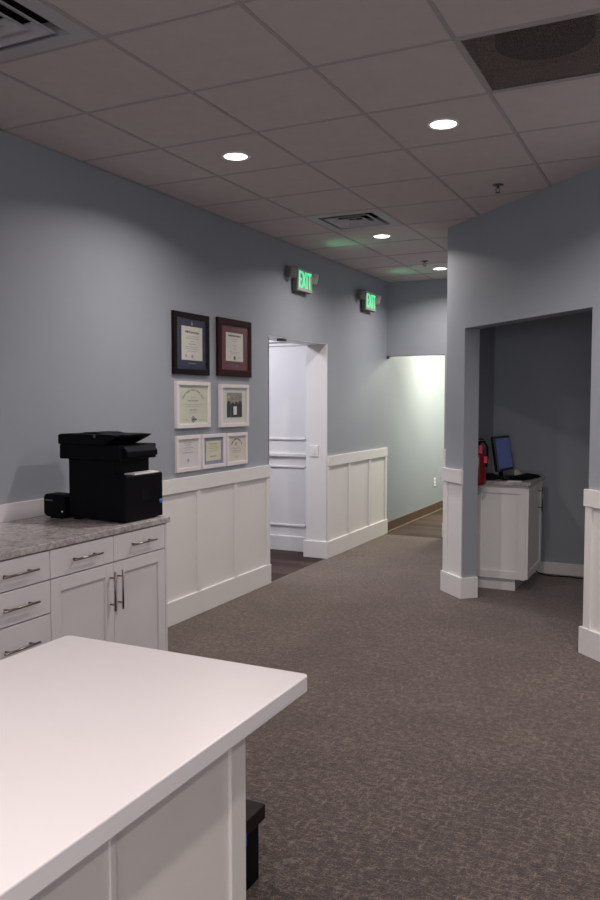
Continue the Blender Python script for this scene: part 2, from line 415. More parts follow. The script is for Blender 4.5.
# doorway jamb paneling: square edged cap continuing the rail
# far wall right of the opening
bm = B()
box(bm, FX, -1.81, FARY-0.006, FARY, 0, 1.0); box(bm, FX-0.005, -1.81, FARY-0.024, FARY, 0.925, 1.027, 0.0015)
box(bm, FX, FX+0.05, FARY-0.018, FARY, 0.16, 0.93); box(bm, -2.05, -2.0, FARY-0.018, FARY, 0.16, 0.93)
struct('trim_5', bm, M['white'])
bm = B(); box(bm, FX-0.005, -1.81, FARY-0.026, FARY, 0, 0.168, 0.002); struct('baseboard_far', bm, M['white'])
# diagonal wall, narrow pier left of the opening
bm = B()
diag_box(bm, 0.0, S_OPEN0, -0.006, 0, 0, 1.0); diag_box(bm, -0.02, S_OPEN0+0.002, -0.024, 0, 0.918, 1.027, 0.0015)
diag_box(bm, 0.0, 0.055, -0.018, 0, 0.16, 0.93); diag_box(bm, S_OPEN0-0.012, S_OPEN0, -0.012, 0, 0.16, 0.93)
box(bm, -1.814, -1.808, 6.46, FARY, 0, 1.0); box(bm, -1.832, -1.808, 6.465, FARY-0.03, 0.925, 1.027)
struct('trim_6', bm, M['white'])
bm = B()
diag_box(bm, -0.02, S_OPEN0+0.024, -0.026, 0, 0, 0.168, 0.002); diag_box(bm, S_OPEN0, S_OPEN0+0.024, 0, 0.132, 0, 0.168, 0.002)
box(bm, -1.834, -1.808, 6.465, FARY-0.03, 0, 0.168)
struct('baseboard_diagonal', bm, M['white'])
# diagonal wall right of the opening
bm = B()
diag_box(bm, S_OPEN1, S_END, -0.006, 0, 0, 1.0); diag_box(bm, S_OPEN1-0.014, S_END, -0.026, 0, 0.925, 1.030, 0.0015)
s = S_OPEN1
diag_box(bm, s-0.004, s+0.055, -0.02, 0, 0.16, 0.93, 0.001)
s += 0.60
while s < S_END-0.1: diag_box(bm, s-0.025, s+0.025, -0.018, 0, 0.16, 0.93, 0.001); s += 0.545
struct('trim_7', bm, M['white'])
bm = B(); diag_box(bm, S_OPEN1-0.03, S_END, -0.03, 0, 0, 0.168, 0.002); diag_box(bm, S_OPEN1-0.03, S_OPEN1, 0, 0.132, 0, 0.168, 0.002)
struct('baseboard_diagonal', bm, M['white'])
bm = B()
box(bm, -1.656, 1.60, 7.51, 7.53, 0, 0.105, 0.002); box(bm, -1.656, -1.64, 6.70, 7.51, 0, 0.105)
box(bm, 1.58, 1.60, 3.35, 7.51, 0, 0.105)
struct('baseboard_alcove', bm, M['white'])
# right and back walls, outside the frame
bm = B(); box(bm, 2.18, 2.2, -3.0, 2.4, 0, 0.168); struct('baseboard_right', bm, M['white'])
bm = B(); box(bm, WX, 2.18, -3.0, -2.98, 0, 0.168); struct('baseboard_back', bm, M['white'])
# corridor wood base with lighter shoe moulding
bm = B(); box(bm, WX, WX+0.014, FARY, 13.0, 0, 0.125, 0.001); struct('baseboard_corridor', bm, M['rubberbase'])
bm = B(); box(bm, WX+0.014, WX+0.028, FARY, 13.0, -0.002, 0.018, 0.003); struct('trim_8', bm, M['shoe'])
# side room: moulded white panelling on the far wall
Y = 7.505
bm = B()
def mould(x0, x1, z0, z1, d=0.012, w=0.02):
    box(bm, x0, x1, Y-d, Y, z0, z0+w, 0.003); box(bm, x0, x1, Y-d, Y, z1-w, z1, 0.003)
    box(bm, x0, x0+w, Y-d, Y, z0, z1, 0.003); box(bm, x1-w, x1, Y-d, Y, z0, z1, 0.003)
for x0 in (-4.515, -5.515):
    mould(x0, x0+0.94, 1.17, 2.17); mould(x0, x0+0.94, 0.26, 0.90)
box(bm, -6.0, -3.465, Y-0.022, Y, 0.995, 1.03, 0.004)
box(bm, -6.0, -3.465, Y-0.03, Y, 2.19, 2.32, 0.006)
struct('trim_9', bm, M['white'])
bm = B(); box(bm, -6.0, -3.465, Y-0.02, Y, 0, 0.155, 0.003); struct('baseboard_side_room', bm, M['white'])

# ---------------------------------------------------------------- recessed downlights
def downlight():
    t = thing('recessed_downlight', '', 'ceiling light', (0, 0, CEIL), 0, 'recessed downlights in the ceiling')
    bm = B(); lathe(bm, [(0.066, -0.001), (0.068, -0.005), (0.082, -0.005), (0.085, 0.0), (0.064, 0.0)], seg=40, close=True)
    obj('trim_ring', bm, M['white'], t, local=True)
    bm = B(); lathe(bm, [(0, -0.0035), (0.05, -0.0035), (0.066, -0.002), (0.066, 0.0), (0, 0.0)], seg=40)
    obj('lens', bm, M['lens'], t, local=True)
    return t
def lamp(name, loc, power, col, size, spread=PI, shape='DISK', sy=None, rot=(0, 0, 0)):
    l = bpy.data.lights.new(name, 'AREA'); l.shape = shape; l.size = size
    if sy: l.size_y = sy
    l.energy = power; l.color = col; l.spread = spread
    o = bpy.data.objects.new(name, l); COL.objects.link(o); o.location = loc; o.rotation_euler = rot
    return o
DLS = [(-2.387, 4.06, 'recessed downlight nearest the left wall, above the framed certificates'),
       (-1.167, 4.06, 'recessed downlight with the largest glow, nearest the right edge of the photo'),
       (-2.40, 6.52, 'recessed downlight just beyond the square air diffuser in the hall'),
       (-2.42, 8.35, 'farthest recessed downlight, beside the sprinkler head near the end of the hall'),
       (-1.167, 0.407, 'recessed downlight over the near end of the white island'),
       (0.053, 0.407, 'recessed downlight to the right of the white island'),
       (0.053, 4.06, 'recessed downlight in front of the diagonal wall'),
       (1.0, 6.0, 'added unseen recessed downlight over the right part of the alcove room'),
       (1.27, 0.407, 'added recessed downlight near the right wall'),  # this and the next two are added out of view for overall brightness
       (-1.167, -2.02, 'added recessed downlight behind the viewpoint over the island'),
       (1.27, -2.02, 'added recessed downlight behind the viewpoint near the right wall')]
dl0 = downlight()
for k, (x, y, lab) in enumerate(DLS):
    if k == 0: dl0.location = (x, y, CEIL); dl0['label'] = lab
    else: dup(dl0, (x, y, CEIL), 0, lab)
    lamp('downlight_lamp', (x, y, CEIL-0.012), (ALCOVE_POWER if (x, y) == (1.0, 6.0) else DL_POWER), DL_COL, 0.14, spread=math.radians(150))
l = bpy.data.lights.new('window_fill', 'AREA'); l.shape = 'RECTANGLE'; l.size = WX1-WX0-0.1; l.size_y = WZ1-WZ0-0.1; l.energy = WIN_POWER; l.color = WIN_COL
o = bpy.data.objects.new('window_fill', l); COL.objects.link(o); o.location = ((WX0+WX1)/2, -3.06, (WZ0+WZ1)/2); o.rotation_euler = (PI/2, 0, 0)  # area light just inside the glass, fills the room
# lamps of the corridor and the side room, behind the walls seen here
def troffer(x, y, z, w, d, label, power, col, name='ceiling_panel_light'):
    t = thing(name, label, 'ceiling light', (x, y, z))
    bm = B()
    for a, b, c, e in ((-w/2, w/2, -d/2, -d/2+0.02), (-w/2, w/2, d/2-0.02, d/2), (-w/2, -w/2+0.02, -d/2+0.02, d/2-0.02), (w/2-0.02, w/2, -d/2+0.02, d/2-0.02)):
        box(bm, a, b, c, e, -0.02, 0)
    obj('frame', bm, M['white'], t, local=True)
    bm = B(); box(bm, -w/2+0.02, w/2-0.02, -d/2+0.02, d/2-0.02, -0.012, 0); obj('diffuser', bm, M['troffer'], t, local=True)
    lamp('panel_lamp', (x, y, z-0.022), power, col, w-0.05, shape='RECTANGLE', sy=d-0.05)
troffer(-4.5, 6.3, 2.75, 0.6, 1.2, 'added unseen flat panel light in the ceiling of the white side room', ROOM_POWER, ROOM_COL)  # added panel, stands in for the cool daylight of the side room
troffer(-2.5, 10.6, 2.62, 0.6, 0.6, 'flat panel light in the corridor ceiling nearest the hall', CORR_POWER, CORR_COL)
troffer(-2.5, 12.3, 2.62, 0.6, 0.6, 'flat panel light at the far end of the corridor ceiling', CORR_POWER, CORR_COL)

# ---------------------------------------------------------------- air diffusers, return grille, sprinklers
def diffuser():
    t = thing('air_diffuser', '', 'air vent', (0, 0, CEIL), 0, 'square supply air diffusers')
    h = 0.29
    def ring(bm, a0, z0, a1, z1, th=0.0):
        P = [(-1, -1), (1, -1), (1, 1), (-1, 1)]
        t_ = bmesh.new()
        lo = [t_.verts.new((p[0]*a0, p[1]*a0, z0)) for p in P]; hi = [t_.verts.new((p[0]*a1, p[1]*a1, z1)) for p in P]
        lo2 = [t_.verts.new((p[0]*a0, p[1]*a0, z0+0.003)) for p in P]; hi2 = [t_.verts.new((p[0]*a1, p[1]*a1, z1+0.003)) for p in P]
        for i in range(4):
            j = (i+1) % 4
            t_.faces.new((lo[i], lo[j], hi[j], hi[i])); t_.faces.new((lo2[i], hi2[i], hi2[j], lo2[j]))
            t_.faces.new((lo[i], lo2[i], lo2[j], lo[j])); t_.faces.new((hi[i], hi[j], hi2[j], hi2[i]))
        bmesh.ops.recalc_face_normals(t_, faces=t_.faces); merge(bm, t_)
    bm = B(); ring(bm, h+0.003, -0.004, h-0.070, -0.006); obj('frame', bm, M['vent'], t, local=True)
    for k in range(3):
        a = h-0.118-k*0.068
        bm = B(); ring(bm, a+0.010, -0.010, a, -0.010); ring(bm, a, -0.010, max(a-0.050, 0.003), 0.016)
        obj('louver', bm, M['vent'], t, local=True)
    q = h-0.070; bm = B()
    for s in (-1, 1): box(bm, s*q-0.001, s*q+0.001, -q, q, -0.005, 0.060); box(bm, -q, q, s*q-0.001, s*q+0.001, -0.005, 0.060)
    obj('inner_skirt', bm, M['vent'], t, local=True)
    bm = B(); box(bm, -0.014, 0.014, -0.014, 0.014, -0.010, -0.004, 0.001); obj('centre_plate', bm, M['vent'], t, local=True)
    bm = B()
    box(bm, -h, h, -h, h, 0.12, 0.125)
    for s in (-1, 1): box(bm, s*h-0.003, s*h+0.003, -h, h, 0.0, 0.12); box(bm, -h, h, s*h-0.003, s*h+0.003, 0.0, 0.12)
    obj('duct_box', bm, M['cavity'], t, local=True)
    return t
v0 = diffuser()
v0.location = ((gx(1)+gx(2))/2, (gy(5)+gy(6))/2, CEIL); v0['label'] = 'square grey louvered air diffuser in the ceiling between the downlights in the hall'
dup(v0, ((gx(1)+gx(2))/2, (gy(-1)+gy(0))/2, CEIL), 0, 'large grey louvered air diffuser at the top left corner above the cabinets')
t = thing('return_air_grille', 'dark perforated return air grille with round duct opening, top right of the ceiling', 'air vent', ((gx(4)+gx(5))/2, (gy(1)+gy(2))/2, CEIL))
h = 0.285
bm = B()
for a in ((-.302, .302, -.302, -h), (-.302, .302, h, .302), (-.302, -h, -h, h), (h, .302, -h, h)): box(bm, a[0], a[1], a[2], a[3], -0.006, 0.0)
obj('frame', bm, M['tbar'], t, local=True)
bm = B(); box(bm, -h, h, -h, h, 0.0015, 0.0016); obj('perforated_face', bm, M['perf'], t, local=True)
bm = B(); box(bm, -h-.01, h+.01, -h-.01, h+.01, 0.07, 0.075)
for s in (-1, 1): box(bm, s*h-0.003, s*h+0.003, -h, h, 0.003, 0.07); box(bm, -h, h, s*h-0.003, s*h+0.003, 0.003, 0.07)
obj('plenum_box', bm, M['plenum'], t, local=True)
bm = B(); lathe(bm, [(0, 0.02), (0.19, 0.02), (0.19, 0.069), (0, 0.069)], c=(0.0, -0.09, 0), seg=48); obj('duct_shade_disc', bm, M['cavity'], t, local=True)  # solid dark disc, the shade of the duct put into its colour
def sprinkler():
    t = thing('fire_sprinkler', '', 'sprinkler', (0, 0, CEIL), 0, 'ceiling fire sprinklers')
    bm = B(); lathe(bm, [(0, -0.006), (0.022, -0.008), (0.036, -0.002), (0.036, 0), (0, 0)], seg=24); obj('escutcheon', bm, M['sensor'], t, local=True)
    bm = B(); tube(bm, [(0, 0, -0.004), (0, 0, -0.022)], 0.009); 
    for s in (-1, 1): tube(bm, [(s*0.008, 0, -0.02), (s*0.014, 0, -0.03), (s*0.010, 0, -0.044), (0, 0, -0.05)], 0.0025, 6)
    obj('frame_arms', bm, M['sensor'], t, local=True)
    bm = B(); lathe(bm, [(0, -0.053), (0.016, -0.052), (0.016, -0.050), (0, -0.049)], seg=20); obj('deflector', bm, M['sensor'], t, local=True)
    return t
s0 = sprinkler(); s0.location = (-1.165, 5.33, CEIL); s0['label'] = 'dark ceiling sprinkler head near the top edge of the diagonal wall'
dup(s0, (-2.43, 7.84, CEIL), 0, 'small ceiling sprinkler head before the last downlight in the hall')

# ---------------------------------------------------------------- exit signs (mounted on the left wall, lettering faces the room)
def exit_sign():
    # local frame: +x out of the wall, y along the wall, z up, origin at the wall at the sign's bottom
    t = thing('exit_sign', '', 'exit sign', (0, 0, 0), 0, 'green lit exit signs with emergency lamps')
    bm = B(); box(bm, 0.0, 0.02, -0.11, 0.11, -0.02, 0.13, 0.004); obj('back_plate', bm, M['lamp_grey'], t, local=True)
    bm = B(); box(bm, 0.02, 0.063, -0.155, 0.155, 0.0, 0.205, 0.006); hs = obj('housing', bm, M['sign_housing'], t, local=True)
    bm = B(); box(bm, 0.063, 0.068, -0.150, 0.150, 0.006, 0.200, 0.002); obj('face_plate', bm, M['sign_face'], t, local=True)
    bm = B()
    mt = Matrix(((0, 0, 1, 0.0695), (1, 0, 0, 0.0), (0, 1.12, 0, 0.106), (0, 0, 0, 1)))
    text_into(bm, 'EXIT', 0.165, 0.0015, mt)
    xs = [v.co.y for v in bm.verts]; w = max(xs)-min(xs); cy = (max(xs)+min(xs))/2
    zs = [v.co.z for v in bm.verts]; hh = max(zs)-min(zs); cz = (max(zs)+min(zs))/2
    for v in bm.verts: v.co.y = (v.co.y-cy)*0.250/w; v.co.z = 0.104+(v.co.z-cz)*0.145/hh
    obj('lettering', bm, M['exit_green'], t, local=True)
    for s in (-1, 1):
        bm = B(); tube(bm, [(0.045, s*0.15, 0.14), (0.05, s*0.185, 0.145)], 0.014)
        arm = obj('lamp_arm', bm, M['beige_plastic'], t, local=True)
        bm = B()
        mt = Matrix.Translation((0.048, s*0.245, 0.148)) @ Matrix.Rotation(s*0.45, 4, 'Z') @ Matrix.Rotation(0.25, 4, 'Y')
        box(bm, -0.035, 0.035, -0.044, 0.044, -0.048, 0.048, 0.010, mt=mt)
        hd = obj('lamp_head', bm, M['beige_plastic' if s > 0 else 'sign_housing'], t, local=True)  # left head takes the darker shaded plastic, right head the pale one
        bm = B(); box(bm, 0.034, 0.040, -0.038, 0.038, -0.042, 0.042, 0.003, mt=mt); obj('lamp_glass', bm, M['lamp_grey'], hd, local=True)
    return t
ex = exit_sign(); ex.location = (WX, 6.655, 2.566); ex['label'] = 'green exit sign with two lamp heads, above the doorway on the left wall'
e2 = dup(ex, (WX, 8.325, 2.566), 0, 'smaller looking green exit sign farther down the hall, toward the corridor opening')
for y in (6.655, 8.325):
    for (dx, dy, pw) in ((0.24, -0.02, 0.22),):
        l = bpy.data.lights.new('exit_glow', 'SPOT'); l.energy = 2.2; l.color = (0.12, 1.0, 0.42); l.spot_size = math.radians(75); l.spot_blend = 1.0; l.shadow_soft_size = 0.04
        lo = bpy.data.objects.new('exit_glow', l); COL.objects.link(lo); lo.location = (WX+0.15, y, 2.70)
        lo.rotation_euler = Vector((0.9, 0.05, 0.62)).to_track_quat('-Z', 'Y').to_euler()

# ---------------------------------------------------------------- framed certificates on the left wall
def wall_rect(bm, d0, d1, y0, y1, z0, z1, bev=0.0): box(bm, WX+d0, WX+d1, y0, y1, z0, z1, bev)
def picture(name, label, y0, y1, z0, z1, depth, fw, fmat, group=None, lip=0.0):
    t = thing(name, label, 'picture frame', (WX, (y0+y1)/2, z0), 0, group)
    bm = B()
    for a in ((y0, y1, z1-fw, z1), (y0, y1, z0, z0+fw), (y0, y0+fw, z0+fw, z1-fw), (y1-fw, y1, z0+fw, z1-fw)):
        wall_rect(bm, 0.0, depth, *a, bev=0.002)
    obj('frame', bm, fmat, t)
    return t
def sheet(name, t, d, y0, y1, z0, z1, m, th=0.001):
    bm = B(); wall_rect(bm, d, d+th, y0, y1, z0, z1); return obj(name, bm, m, t)
def glasspane(t, y0, y1, z0, z1, d):
    bm = B(); wall_rect(bm, d, d+0.002, y0, y1, z0, z1); obj('glass_pane', bm, M['glass'], t)
def lines(t, d, rows, m, name='text_line', seed=1):
    """rows: (centre y, z, width, height); each row of words is one part"""
    rnd = random.Random(seed)
    for cy, z, w, h in rows:
        bm = B(); y = cy-w/2
        while y < cy+w/2-0.002:
            ww = min(rnd.uniform(0.010, 0.030), cy+w/2-y)
            box(bm, WX+d, WX+d+0.0006, y, y+ww, z-h/2, z+h/2); y += ww+0.005
        obj(name, bm, m, t)
def arc_letters(bm, d, cy, cz, r, a0, a1, n, h):
    for k in range(n):
        a = math.radians(a0+(a1-a0)*k/(n-1))
        mt = Matrix.Translation((WX+d, cy+r*math.sin(a), cz+r*math.cos(a))) @ Matrix.Rotation(-a, 4, 'X')
        if k % 7 == 5: continue
        box(bm, 0, 0.0006, -0.0038, 0.0038, -h/2, h/2, mt=mt)
def disc(bm, d, cy, cz, r, sy=1.0, seg=20, th=0.0006):
    pts = [(cy+r*sy*math.cos(k*2*PI/seg), cz+r*math.sin(k*2*PI/seg)) for k in range(seg)]
    prism(bm, pts, WX+d, WX+d+th, 'x')
G1 = 'framed certificates on the left wall'
# 1 navy matted diploma
y0, y1, z0, z1 = 4.643, 5.100, 1.762, 2.200
t = picture('framed_diploma', 'dark mahogany framed diploma with a navy blue mat, top left of the wall group', y0, y1, z0, z1, 0.024, 0.040, M['mahogany'], G1)
sheet('mat_board', t, 0.012, y0+0.042, y1-0.042, z0+0.042, z1-0.042, M['navy'])
a, b, c, d = y0+0.105, y1-0.085, z0+0.103, z1-0.095
sheet('certificate', t, 0.0135, a, b, c, d, M['paper'])
cy = (a+b)/2
bm = B(); mt = Matrix(((0, 0, 1, WX+0.0152), (1, 0, 0, cy+0.025), (0, 1, 0, d-0.040), (0, 0, 0, 1))); text_into(bm, 'University', 0.030, 0.0004, mt); obj('heading', bm, M['ink'], t)
lines(t, 0.0146, [(cy-0.062, d-0.038, 0.05, 0.014)], M['ink'], 'heading', 3)
lines(t, 0.0146, [(cy, d-0.07, 0.16, .004), (cy, d-0.085, .17, .004), (cy, d-0.105, .05, .004), (cy, d-.125, .09, .006), (cy, d-.145, .16, .004), (cy, d-.160, .15, .004), (cy, d-.175, .12, .004)], M['ink_soft'], seed=4)
bm = B(); disc(bm, 0.0146, cy, c+0.028, 0.014); obj('seal', bm, M['ink_soft'], t); bm = B(); disc(bm, 0.0146, cy-0.08, c+0.03, 0.010); obj('seal', bm, M['ink_soft'], t)
bm = B(); prism(bm, [(cy-0.012, d+0.012), (cy+0.012, d+0.012), (cy+0.005, d+0.028), (cy, d+0.042), (cy-0.005, d+0.028)], WX+0.0132, WX+0.0142, 'x'); obj('gold_emblem', bm, M['gold'], t)
lines(t, 0.0132, [(cy, c-0.022, 0.10, .005)], M['gold'], 'gold_caption', 5)
glasspane(t, y0+0.04, y1-0.04, z0+0.04, z1-0.04, 0.0195)
# 2 maroon matted diploma
y0, y1, z0, z1 = 5.223, 5.735, 1.765, 2.211
t = picture('framed_diploma', 'dark cherry framed diploma with a maroon mat, top right of the wall group', y0, y1, z0, z1, 0.024, 0.052, M['cherry'], G1)
sheet('mat_board', t, 0.012, y0+0.05, y1-0.05, z0+0.05, z1-0.05, M['maroon'])
a, b, c, d = y0+0.125, y1-0.125, z0+0.120, z1-0.105
sheet('certificate', t, 0.0135, a, b, c, d, M['paper'])
cy = (a+b)/2
lines(t, 0.0146, [(cy, d-0.024, 0.19, .013)], M['ink'], 'heading', 8)
lines(t, 0.0146, [(cy, d-.05, .09, .004), (cy, d-.065, .07, .004), (cy, d-.10, .06, .006), (cy, d-.125, .05, .005), (cy, d-.15, .15, .004), (cy, d-.162, .10, .004), (cy-.07, c+.03, .04, .003), (cy+.07, c+.03, .04, .006)], M['ink_soft'], seed=9)
bm = B(); disc(bm, 0.0146, cy, c+0.026, 0.017, 0.9); obj('seal', bm, M['ink'], t)
lines(t, 0.0132, [(cy, c-0.026, 0.13, .008), (cy, c-.040, .12, .008)], M['ink'], 'mat_caption', 2)
glasspane(t, y0+0.048, y1-0.048, z0+0.048, z1-0.048, 0.0195)
# 3 large certificate in a white frame
y0, y1, z0, z1 = 4.672, 5.107, 1.379, 1.713
t = picture('framed_certificate', 'white framed pale green certificate with arched heading, middle row left', y0, y1, z0, z1, 0.027, 0.028, M['frame_white'], G1)
sheet('certificate', t, 0.012, y0+0.024, y1-0.024, z0+0.024, z1-0.024, M['paper_green'])
cy = (y0+y1)/2+0.0
bm = B(); arc_letters(bm, 0.0132, cy, z1-0.235, 0.175, -50, 50, 32, 0.013); obj('arched_heading', bm, M['ink_soft'], t)
lines(t, 0.0132, [(cy, z1-.115, .05, .004), (cy, z1-.138, .13, .010), (cy, z1-.165, .27, .003), (cy, z1-.178, .20, .003), (cy, z1-.205, .09, .009), (cy, z1-.225, .08, .003), (cy-.10, z0+.06, .06, .004), (cy+.11, z0+.055, .06, .004)], M['ink_soft'], seed=12)
bm = B(); lathe(bm, [(0.016, 0), (0.022, 0), (0.022, 0.0006), (0.016, 0.0006)], close=True, seg=24, mt=Matrix.Translation((WX+0.0132, cy, z0+0.062)) @ Matrix.Rotation(PI/2, 4, 'Y')); disc(bm, 0.0132, cy, z0+0.062, 0.011); obj('seal', bm, M['ink'], t); bm = B(); disc(bm, 0.0132, cy+0.03, z0+0.06, 0.007, 2.0); obj('seal', bm, M['ink'], t)
glasspane(t, y0+0.022, y1-0.022, z0+0.022, z1-0.022, 0.0195)
# 4 group photograph
y0, y1, z0, z1 = 5.254, 5.686, 1.371, 1.704
t = picture('framed_photograph', 'white framed group photograph of people in black, middle row right', y0, y1, z0, z1, 0.027, 0.028, M['frame_white'], G1)
sheet('mat_board', t, 0.012, y0+0.024, y1-0.024, z0+0.024, z1-0.024, M['matwhite'])
a, b, c, d = y0+0.105, y1-0.095, z0+0.075, z1-0.065
sheet('photograph', t, 0.0132, a, b, c, d, M['photo_bg'])
ww = (b-a)
for k, (u, hh, yellow) in enumerate(((0.12, 0.66, True), (0.38, 0.60, False), (0.62, 0.63, False), (0.87, 0.66, True))):
    cyy = a+u*ww; zt = c+hh*(d-c)
    wd = 0.118*ww
    pts = [(max(a, cyy-wd), c), (min(b, cyy+wd), c), (min(b, cyy+wd*1.05), zt-0.02), (min(b, cyy+wd*0.5), zt), (cyy-wd*0.5, zt), (max(a, cyy-wd*1.05), zt-0.02)]
    bm = B(); prism(bm, pts, WX+0.0143, WX+0.0149, 'x'); obj('black_clothing', bm, M['photo_black'], t)
    yl = yellow and k == 0
    bm = B(); disc(bm, 0.0143, min(cyy, b-0.016), zt+0.022, 0.022 if yl else 0.018, 0.85); obj('yellow_hair' if yl else 'brown_hair', bm, M['photo_yellow'] if yl else M['photo_brown'], t)
    bm = B(); disc(bm, 0.0149, min(cyy, b-0.014), zt+0.014, 0.014, 0.8); obj('face', bm, M['photo_skin'], t)
bm = B(); box(bm, WX+0.0150, WX+0.0156, a+0.42*ww, a+0.64*ww, c+0.02, c+0.085); obj('held_document', bm, M['white_paper'], t)
glasspane(t, y0+0.022, y1-0.022, z0+0.022, z1-0.022, 0.0195)
# 5-7 small frames
def small(y0, y1, z0, z1, label, paper, rows, border=None, arc=False, seed=20, ink='ink_soft'):
    t = picture('framed_certificate', label, y0, y1, z0, z1, 0.018, 0.027, M['frame_white'], G1)
    y0 += 0.024; y1 -= 0.024; z0 += 0.024; z1 -= 0.024
    if border:
        sheet('printed_border', t, 0.006, y0, y1, z0, z1, border)
        sheet('certificate', t, 0.0072, y0+0.040, y1-0.035, z0+0.032, z1-0.030, paper)
    else: sheet('certificate', t, 0.006, y0, y1, z0, z1, paper)
    dd = 0.0084; cy = (y0+y1)/2
    if not border: dd = 0.0072
    lines(t, dd, [(cy, z1-a, w, h) for a, w, h in rows], M[ink], seed=seed)
    if arc:
        bm = B(); arc_letters(bm, dd, cy, z1-0.12, 0.095, -55, 55, 22, 0.009); obj('arched_heading', bm, M['ink'], t)
        bm = B(); disc(bm, dd, cy-0.01, z1-0.065, 0.014); obj('seal', bm, M['ink_soft'], t); bm = B(); disc(bm, dd, cy, z0+0.04, 0.007); obj('seal', bm, M['ink_soft'], t)
    elif not border:
        bm = B(); disc(bm, dd, cy, z0+0.055, 0.013); obj('seal', bm, M['ink_soft'], t)
    glasspane(t, y0-0.002, y1+0.002, z0-0.002, z1+0.002, 0.011)
small(4.674, 4.984, 1.067, 1.326, 'small white framed certificate with faint lettering, leftmost of the bottom row', M['paper_white'],
      [(0.03, .10, .004), (0.045, .08, .004), (.065, .13, .004), (.08, .07, .003), (.10, .12, .006)], seed=21, ink='ink_soft')
small(5.003, 5.333, 1.068, 1.325, 'small white framed certificate with blue border and yellow centre, middle of the bottom row', M['paper_yellow'],
      [(0.05, .12, .006), (.07, .10, .003), (.085, .12, .003), (.105, .09, .003), (.145, .09, .010)], border=M['blueborder'], seed=23)
small(5.357, 5.676, 1.067, 1.322, 'small white framed cream certificate with arched heading, rightmost of the bottom row', M['paper_peach'],
      [(.10, .12, .004), (.118, .14, .003), (.13, .12, .003)], arc=True, seed=25)

# ---------------------------------------------------------------- left run of base cabinets
CF = -2.60         # cabinet front plane (carcass)
CT = 0.934         # counter top height
def handle(parent, y0, z0, y1, z1, xf):
    """bar pull: a round bar on two posts, standing off the front"""
    bm = B(); off = 0.032
    p, q = Vector((xf+off, y0, z0)), Vector((xf+off, y1, z1)); d = (q-p)
    tube(bm, [p, q], 0.0054, 12)
    for f in (0.16, 0.84):
        c = p+d*f; tube(bm, [(xf, c.y, c.z), (xf+off, c.y, c.z)], 0.0045, 10)
    return obj('handle', bm, M['nickel'], parent)
HS = 0.0
def drawer(t, y0, y1, z0, z1):
    g = 0.0018
    bm = B(); box(bm, CF, CF+0.02, y0+g, y1-g, z0+g, z1-g, 0.0015)
    f = obj('drawer', bm, M['cab'], t); cy = (y0+y1)/2; cz = (z0+z1)/2+0.002
    handle(f, cy-0.102+HS, cz, cy+0.102+HS, cz, CF+0.02)
def shaker(t, y0, y1, z0, z1, hy, hz0, hz1, xf=None, m='cab', w=0.062):
    xf = CF if xf is None else xf; g = 0.0018
    y0 += g; y1 -= g; z0 += g; z1 -= g; bm = B()
    box(bm, xf, xf+0.009, y0+0.02, y1-0.02, z0+0.02, z1-0.02)
    for a in ((y0, y0+w, z0, z1), (y1-w, y1, z0, z1), (y0+w, y1-w, z1-w, z1), (y0+w, y1-w, z0, z0+w)): box(bm, xf, xf+0.02, *a, bev=0.0012)
    f = obj('door', bm, M[m], t); handle(f, hy, hz0, hy, hz1, xf+0.02)
def carcass(t, y0, y1):
    bm = B(); box(bm, WX+0.003, CF-0.001, y0, y1, 0.10, 0.900)
    obj('body', bm, M['cab'], t)
    bm = B(); box(bm, WX+0.003, CF-0.07, y0, y1, 0.0, 0.10); obj('toe_kick', bm, M['cab'], t)
ys = [1.43, 2.32, 2.725, 3.622]
t = thing('base_cabinet', 'white base cabinet with two small drawers over a pair of shaker doors, under the printer', 'cabinet', (CF-0.3, 3.2, 0), 0, 'white base cabinets on the left wall')
carcass(t, ys[2]+0.001, ys[3])
mid = 3.168
drawer(t, ys[2]+0.001, mid, 0.765, 0.898); drawer(t, mid, ys[3]-0.018, 0.765, 0.898)
shaker(t, ys[2]+0.001, mid, 0.105, 0.762, mid-0.030, 0.525, 0.722); shaker(t, mid, ys[3]-0.018, 0.105, 0.762, mid+0.030, 0.525, 0.722)
bm = B(); box(bm, CF, CF+0.02, ys[3]-0.017, ys[3], 0.10, 0.898); obj('end_stile', bm, M['cab'], t)
t = thing('base_cabinet', 'white base cabinet of stacked drawers with bar handles, at the left edge', 'cabinet', (CF-0.3, 2.56, 0), 0, 'white base cabinets on the left wall')
carcass(t, ys[1]+0.001, ys[2])
for a, b in ((0.765, 0.898), (0.613, 0.762), (0.405, 0.610), (0.105, 0.402)): drawer(t, ys[1]+0.001, ys[2]-0.001, a, b)
t = thing('base_cabinet', 'white base cabinet with drawers and doors beyond the left edge', 'cabinet', (CF-0.3, 1.9, 0), 0, 'white base cabinets on the left wall')
carcass(t, ys[0], ys[1]); m2 = (ys[0]+ys[1])/2
drawer(t, ys[0], m2, 0.765, 0.898); drawer(t, m2, ys[1]-0.001, 0.765, 0.898)
shaker(t, ys[0], m2, 0.105, 0.762, m2-0.035, 0.525, 0.722); shaker(t, m2, ys[1]-0.001, 0.105, 0.762, m2+0.035, 0.525, 0.722)
t = thing('countertop', 'speckled pinkish grey granite countertop on the left base cabinets', 'countertop', (CF-0.3, 2.6, 0.902))
bm = B(); box(bm, WX+0.002, -2.572, 1.41, 3.645, 0.902, CT, 0.004); obj('slab', bm, M['granite'], t)
bm = B(); box(bm, WX+0.002, WX+0.022, 1.41, 3.645, CT, 1.027, 0.002); tag(obj('backsplash', bm, M['cab']), 'plain white backsplash strip along the wall behind the printer', 'backsplash')

